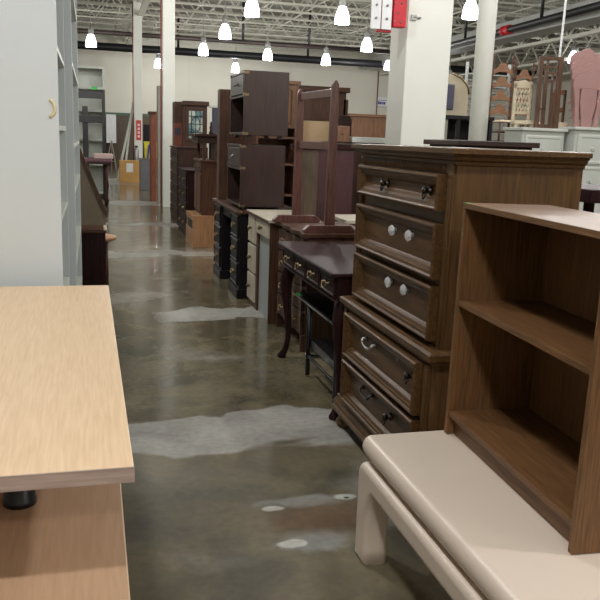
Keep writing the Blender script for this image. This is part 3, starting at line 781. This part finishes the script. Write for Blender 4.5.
t=thing('oak_headboard','wide oak panel headboard left of the square column','headboard',(3.42,10.4,0))
bx('panel','medz',t,-.02,.75,0,.04,.5,1.84); bx('cap','medx',t,-.04,.77,-.02,.06,1.84,1.875)
for x in (-.03,.35,.72): bx('stile','medz',t,x,x+.035,-.008,.045,0,1.84)

# ---------------------------------------------------------------- right side, row beyond the black desk
t=thing('oak_box','low light oak box unit supporting the louvered cabinet','box',(1.30,11.35,0),RIGHT)
bx('body','lightoak',t,0,.80,.012,.50,0,.435,.003); bx('front_panel','lightoak',t,.0,.80,0,.012,0,.24,0); bx('front_rail','lightoak',t,0,.8,0,.012,.37,.435,0); bx('recess_shade','blackwood',t,.15,.68,.008,.0125,.24,.37,0)  # black sheet gives the open cut its shade as colour
t=thing('louvered_cabinet','brown cabinet with louvered doors standing on the light oak box','cabinet',(1.42,11.60,.435),RIGHT)
t.location=(1.42,11.33,.435)
bx('body','cherryz',t,0,.72,.01,.34,0,.72,.003); bx('top','cherryx',t,-.02,.74,-.02,.36,.72,.75,.004)
for k in range(2):
    x0=.03+k*.34
    d=bx('door','brownz',t,x0,x0+.32,-.005,.012,.04,.56,.002)
    l=MB()
    for j in range(14): l.box(x0+.05,x0+.27,-.014,-.004,.07+j*.034,.07+j*.034+.016)
    l.build('louvers','medx',d)
dd=bx('drawer','brownx',t,.03,.69,-.005,.012,.59,.70,.002); knob(dd,.2,.645,-.005); knob(dd,.52,.645,-.005)
t=thing('side_table','dark topped small table stacked on the louvered cabinet','table',(1.30,11.5,1.185),RIGHT)
t.location=(1.33,11.3,1.185)
bx('tabletop','darkx',t,0,.7,0,.34,.31,.345,.004); bx('apron','darkx',t,.04,.66,.04,.32,.22,.31)
for x in (.04,.62):
    for y in (.11,.28): bx('leg','brownz',t,x,x+.04,y,y+.04,0,.22)
bx('back_panel','cherryx',t,.04,.66,.30,.31,.0,.22)
chest('dark low dresser with brass pulls just beyond the louvered cabinet',(1.34,12.75,0),1.15,.45,1.0,4,'mahog','bail','brass')
chest('tall dark dresser beside the far column, behind the low one',(1.38,14.5,0),1.25,.5,1.31,6,'dark','bail','bronze')
# leaded glass hutch & neighbours
t=thing('leaded_glass_hutch','brown hutch top with a leaded glass door in the distance','hutch',(1.64,14.65,0))
bx('body','brownz',t,0,.42,.02,.4,0,2.04); bx('cornice','brownx',t,-.03,.45,-.03,.42,2.04,2.12,.01)
f=MB().rectloops(.03,.39,1.40,2.0,[(0,.02),(0,-.01),(.05,-.01),(.055,.01)],False).build('door','brownz',t)
g=bx('glass_pane','leadglass',f,.07,.35,.005,.012,1.45,1.95,0)
l=MB()
for x in (.13,.21,.29): l.box(x-.006,x+.006,-.002,.006,1.46,1.94)
for z in (1.56,1.71,1.85): l.box(.07,.35,-.002,.006,z-.006,z+.006)
l.tube([(.21+.08*math.cos(a*PI/8),-.001,1.70+.14*math.sin(a*PI/8)) for a in range(16)],.006,6,closed=True)
l.build('lead_strips','lead',g)
t=thing('tall_cherry_cabinet','tall cherry cabinet between the far column and the leaded glass hutch','cabinet',(1.45,14.75,0)); t.location=(1.52,15.2,0)
bx('lower_body','redwood',t,0,.22,0,.45,0,1.72); bx('upper_body','brownz',t,0,.22,0,.45,1.72,2.12); bx('drawer_front','bluegrey',t,.0,.1,-.01,0,1.5,1.64,.002)
t=thing('blue_grey_panel','dark blue-grey panel standing behind the stacked small table','board',(2.16,14.7,0))
bx('panel','bluegrey',t,0,.20,0,.05,0,2.02); bx('cap','shelfwhite',t,-.06,.2,-.02,.06,2.02,2.06)
o=MB().box(2.42,2.9,14.6,14.9,0,1.9).build('wardrobe','brownz',None,.005); tag(o,'plain brown wardrobe in the distance behind the upright board','wardrobe')
t=thing('figurine','small dark figurine beside the leaded glass hutch','ornament',(1.62,11.1,1.53)); 
MB().lathe([(.03,0),(.035,.02),(.02,.05),(.028,.09),(.015,.12),(.02,.14),(.01,.17),(0,.175)],(0,0,0),12).build('figure','darkz',t)

# ---------------------------------------------------------------- right background
t=thing('dark_cabinet','dark flat-topped cabinet directly behind the carved oak chest','cabinet',(1.93,3.95,0))
bx('body','darkz',t,.03,.47,.03,.45,0,1.50); bx('top','espx',t,0,.5,0,.48,1.50,1.53,.004)
def painted_dresser(label,loc,W,H,rows,cols,ros):
    t=thing('painted_dresser',label,'dresser',loc,0)
    bx('case','pale',t,0,W,.01,.36,.06,H-.03,.003); bx('top','pale',t,-.02,W+.02,-.02,.37,H-.03,H,.005); bx('plinth','pale',t,0,W,0,.35,0,.06)
    hh=(H-.14)/rows; cw=(W-.04)/cols
    for r in range(rows):
        for c_ in range(cols):
            x0=.02+c_*cw; z0=.08+r*hh
            d=MB().rectloops(x0+.01,x0+cw-.01,z0+.01,z0+hh-.01,[(0,.01),(0,-.006),(.01,-.01),(.03,-.01),(.036,-.004)]).build('drawer','pale',t)
            k=MB()
            for a in range(6): k.lathe([(.010,0),(.008,-.01),(0,-.012)],(x0+cw/2+.016*math.cos(a*PI/3),-.004,z0+hh/2+.016*math.sin(a*PI/3)),8,'y')
            k.lathe([(.008,0),(.008,-.016),(0,-.018)],(x0+cw/2,-.004,z0+hh/2),8,'y'); k.build('rosette_knob','pale',d)
painted_dresser('pale painted dresser under the cream and fretwork chairs',(4.16,7.1,0),.48,1.70,5,1,0)
painted_dresser('pale painted dresser under the stacked pink chairs',(4.68,6.98,0),.80,1.725,5,2,0)
# far-right low dark bench and blue-grey edge
t=thing('dark_shelf_top','dark wood table edge at the right behind the laminate bookcase','table',(2.12,3.0,0))
bx('tabletop','mahogx',t,0,.8,0,.5,1.27,1.33,.006)
for x in (.30,.74):
    for y in (.02,.44): bx('leg','mahogz',t,x,x+.04,y,y+.04,0,1.27)

# ladder-back chairs
def wave_slat(x0,x1,z,h,y=0,th=.014,n=16):
    w=x1-x0; top=[];bot=[]
    for k in range(n+1):
        u=k/n; c=.5-.5*math.cos(2*PI*u); s=c**1.6
        top.append((x0+w*u,z+h*(.40+.60*s+.06*math.cos(6*PI*u)))); bot.append((x0+w*u,z+h*(.22*s-.05*math.cos(4*PI*u))))
    return top+bot[::-1]
def ladder_chair(label,loc,rz,slats=4,w=.44,mat='med',group=None,back=1.0,tilt=0):
    t=thing('ladder_back_chair',label,'chair',loc,rz,group)
    for x in (0,w):
        m=MB(); pr=[(.018,0),(.018,.2),(.022,.22),(.018,.25),(.018,.44),(.021,.46)]
        z=.5
        while z<back-.1: pr += [(.022,z),(.028,z+.02),(.022,z+.04)]; z+=.16
        pr += [(.02,back-.05),(.034,back-.03),(.014,back-.01),(.036,back+.02),(.030,back+.05),(.008,back+.075),(0,back+.08)]
        m.lathe(pr,(x,0,0),10).build('back_post','brownz',t)
    for k in range(slats):
        z=.54+k*(back-.56)/slats
        MB().prism(wave_slat(.010,w-.010,z,.19),'y',-.007,.007).build('slat',mat+'x',t,.002)
    bx('seat','seatcream',t,-.01,w+.01,-.42,0,.42,.455,.012)
    for x in (0,w): MB().lathe([(.018,0),(.018,.42)],(x,-.40,0),8).build('front_leg','brownz',t)
    m=MB()
    for z in (.12,.27): m.tube([(0,-.40,z),(w,-.40,z)],.011,6).tube([(0,0,z),(w,0,z)],.011,6).tube([(0,-.4,z),(0,0,z)],.011,6).tube([(w,-.4,z),(w,0,z)],.011,6)
    m.build('stretchers','brownz',t)
    return t
t=thing('tall_dark_stand','tall dark stand behind the round column holding the ladder-back chairs','stand',(6.28,11.6,0))
bx('top','mahogx',t,0,1.1,-.75,.95,1.42,1.47); 
for x in (.02,1.0):
    for y in (-.7,.85): bx('leg','mahogz',t,x,x+.06,y,y+.06,0,1.42)
ladder_chair('ladder-back chair with wavy slats beside the round column, front one',(6.34,11.95,1.47),0,4,.38,'med',None,1.44)
ladder_chair('ladder-back chair whose wavy top slat shows behind the cream chair',(6.88,12.15,1.47),0,4,.33,'med',None,1.36)
# cream lattice chair
t=thing('lattice_chair','cream chair with pierced lattice back on the pale dresser','chair',(4.20,7.35,1.70),-8)
w=.20
bx('seat','cream',t,-.01,w+.01,-.02,.10,.035,.075,.01)
for x in (0,w-.03): bx('back_post','cream',t,x,x+.03,.09,.115,.0,.47)
MB().prism([(0,.40),(w,.40),(w,.44),(w*.75,.47),(w*.5,.485),(w*.25,.47),(0,.44)],'y',.09,.115).build('crest_rail','cream',t,.003)
bx('lower_rail','cream',t,.03,w-.03,.09,.115,.14,.17)
l=MB()
for k in range(4):
    x=.045+k*.036
    for (z0,z1) in ((.17,.28),(.28,.40)):
        l.bar((x-.018,.10,z0),(x+.018,.10,z1),.010); l.bar((x+.018,.10,z0),(x-.018,.10,z1),.010)
l.build('lattice','cream',t)
for x in (0,w-.03): bx('front_leg','cream',t,x,x+.03,-.01,.02,0,.035)
# fretwork chair back
t=thing('fretwork_chair_back','brown chair back with geometric fretwork leaning on the pale dresser','chair back',(4.345,7.20,1.70),-4)
w=.26; h=.70
fm=wood('fretwork_brown',(70,48,36),(98,70,52),'z',.4,14,1.0); M['fret']=fm
T=Matrix.Rotation(math.radians(-1),4,'Y')
fr=MB().box(0,.045,0,.03,0,h,T).box(w-.045,w,0,.03,0,h,T).box(.04,w-.04,0,.03,h-.035,h,T).box(.04,w-.04,0,.03,0,.04,T); fr.build('outer_frame','fret',t,.003)
l=MB()
for (a,b_,c_,d_) in ((.04,w-.04,h-.11,h-.09),(.085,.108,.04,h-.035),(.150,.172,.04,h-.16),(.10,.22,h-.17,h-.15),(.20,.213,.04,h-.035),(.12,.165,h-.25,h-.23),(.07,.08,.04,h-.11),(.04,.10,.18,.2)): l.box(a,b_,.006,.022,c_,d_,T)
l.box(.165,.222,.008,.022,.04,.36,T)
l.build('fretwork','fret',t)
# orange ladder chair
t=thing('orange_chair','orange-brown open chair back between the fretwork and the pink chairs','chair',(4.665,7.40,1.7255),0)
w=.14
for x in (0,w-.022): bx('back_post','cherryz',t,x,x+.022,0,.025,0,.38)
for z in (.33,.15): bx('rail','med'+'x',t,.022,w-.022,.002,.022,z,z+.05)
bx('seat','seatcream',t,-.0,w,-.10,.0,.0,.045,.01)
# pink chairs nested
def pink_chair(label,loc):
    t=thing('pink_chair',label,'chair',loc,8,'nested pink chairs on the pale dresser')
    w=.40
    out=[(.06,.0),(.05,.15),(.02,.30),(-.01,.40),(.0,.46),(.05,.50),(.10,.505),(.14,.53),(.20,.55),(.26,.53),(.30,.505),(.35,.50),(.40,.46),(.41,.40),(.38,.30),(.35,.15),(.34,0)]
    # two pierced openings: build the back from solid pieces
    m=MB()
    m.prism([(.0,.36),(-.01,.40),(.0,.46),(.05,.50),(.10,.505),(.14,.53),(.20,.55),(.26,.53),(.30,.505),(.35,.50),(.40,.46),(.41,.40),(.40,.36),(.30,.37),(.20,.38),(.10,.37)],'y',0,.022)
    m.build('crest_rail','pink',t,.004)
    MB().prism([(.05,0),(.11,0),(.085,.2),(.075,.38),(.0,.38),(.035,.2)],'y',0,.022).build('back_post','pink',t,.003)
    MB().prism([(.35,0),(.29,0),(.315,.2),(.325,.38),(.40,.38),(.365,.2)],'y',0,.022).build('back_post','pink',t,.003)
    MB().prism([(.14,0),(.26,0),(.27,.08),(.305,.24),(.30,.38),(.10,.38),(.095,.24),(.13,.08)],'y',.002,.018).build('splat','pink',t,.003)
    bx('seat','pink',t,.05,.35,.02,.06,.0,.03,.008)
    return t
for k,l_ in enumerate(('pink chair, lowest and nearest of the nested four','pink chair second from the bottom of the nested four','pink chair third from the bottom of the nested four','pink chair, topmost and farthest of the nested four')):
    pink_chair(l_,(4.635+.01*k,7.02+.045*k,1.725+.078*k))

# gap between columns
t=thing('upholstered_headboard','beige upholstered arched panel with brass edge between the two columns','headboard',(4.72,10.2,1.90)); w=.36
MB().prism([(0,0),(w,0),(w,.32),(w-.04,.42),(w-.12,.50),(.1,.55),(0,.55)],'y',0,.08).build('padded_panel','upholst',t,.01)
MB().tube([(w,.0,.30),(w-.01,0,.38),(w-.05,0,.44),(w-.13,0,.515),(.1,0,.565)],.014,8).build('brass_edge','brass',t)
bx('grey_cushion','bluegrey',t,.0,.13,-.03,0,.08,.42,.01)
t=thing('black_table','black table seen low between the two columns','table',(4.55,10.0,0))
bx('tabletop','black',t,0,.85,0,.6,1.85,1.90); bx('modesty_panel','blackwood',t,.30,.85,.3,.32,1.2,1.85); 
for x in (.02,.30,.55,.79):
    for y in (.02,.54): bx('leg','black',t,x,x+.05,y,y+.05,0,1.85)
t=thing('wire_rack','pale wire rack of shelves behind the beige upholstered panel','rack',(6.2,12.6,0))
for x in (0,.8): bx('upright','galv',t,x,x+.04,0,.04,0,2.9)
for k in range(16): bx('wire_shelf','galv',t,.04,.8,0,.3,1.2+k*.1,1.215+k*.1,0)

# alarm boxes on the square column's left face, projecting towards the aisle
t=thing('alarm_box','red alarm box high on the left face of the square column','alarm',(2.93,7.46,2.60))
bx('red_housing','red',t,-.10,.035,-.06,.035,0,.27,.008); bx('red_conduit','red',t,-.06,-.02,-.03,.02,.27,.8,.004)
for x,z in ((-.09,.05),(-.02,.05),(-.09,.22),(-.02,.22),(-.055,.13)): MB().lathe([(.010,0),(.010,-.006),(0,-.008)],(x,-.06,z),8,'y').build('screw','pewter',t)
t=thing('junction_boxes','two white switch plates fixed left of the red alarm box','switch box',(2.68,7.46,2.55))
bx('back_strip','red',t,0,.145,-.03,.03,0,.36,.003)
for x in (-.075,.035):
    p=bx('white_plate','paper',t,x,x+.10,-.05,-.03,.02,.36,.004)
    for z in (.12,.24): MB().lathe([(.011,0),(.011,-.012),(0,-.014)],(x+.05,-.05,z),8,'y').build('switch','pewter',p)
t=thing('conduit_clamp','small steel bracket on the square column right of the alarm box','bracket',(3.05,7.5,2.71))
bx('plate','galv',t,0,.055,-.02,0,-.02,.03,.002); MB().tube([(.02,-.015,.005),(.10,-.015,.005)],.008,6).build('bolt','pewter',t)
# hanging department sign at the back
t=thing('hanging_sign','small white and blue sign on the back wall by the square column','sign',(13.83,37.85,3.28))
bx('plate','paper',t,0,.75,0,.03,0,.45,0)
for x0,x1,z0,z1 in ((.08,.16,.1,.24),(.18,.26,.1,.22),(.29,.33,.1,.24),(.36,.46,.1,.22),(.10,.55,.29,.31)): bx('mark','blue',t,x0,x1,-.012,0,z0,z1,0)
o=MB().tube([(13.80,37.7,.5),(13.80,37.7,5.0)],.03,6).build('riser_pipe','pipe_red'); tag(o,'thin brown pipe up the back wall above the small white sign','pipe')
t=thing('drop_pole','thin white service pole beside the fretwork chair back','pole',(5.27,8.4,0))
MB().tube([(0,0,0),(.10,0,6.5)],.013,8).build('tube','paper',t); bx('red_outlet','red',t,.03,.08,-.03,.02,2.07,2.17,.004)

# ---------------------------------------------------------------- camera
cam=bpy.data.cameras.new('camera'); co=bpy.data.objects.new('camera',cam); COL.objects.link(co)
f=775.6
upv=-Vector((-137,3750,f)).normalized(); fw=Vector((-208,-168,f)); fw=(fw-upv*fw.dot(upv)).normalized(); rt=fw.cross(upv)
cx=Vector((rt.x,fw.x,upv.x)); cy=-Vector((rt.y,fw.y,upv.y)); cz=-Vector((rt.z,fw.z,upv.z))
m=Matrix((cx,cy,cz)).transposed().to_4x4(); m.translation=Vector((0,0,1.5)); co.matrix_world=m
cam.sensor_width=36; cam.lens=f/600*36; cam.clip_start=.05; cam.clip_end=200
S.camera=co
w=bpy.data.worlds.new('world'); S.world=w; w.use_nodes=True
w.node_tree.nodes['Background'].inputs[0].default_value=(.8,.85,1,1); w.node_tree.nodes['Background'].inputs[1].default_value=.2
vs=S.view_settings; vs.view_transform='Standard'; vs.look='None'; vs.gamma=1; vs.use_curve_mapping=False; vs.exposure=0.3
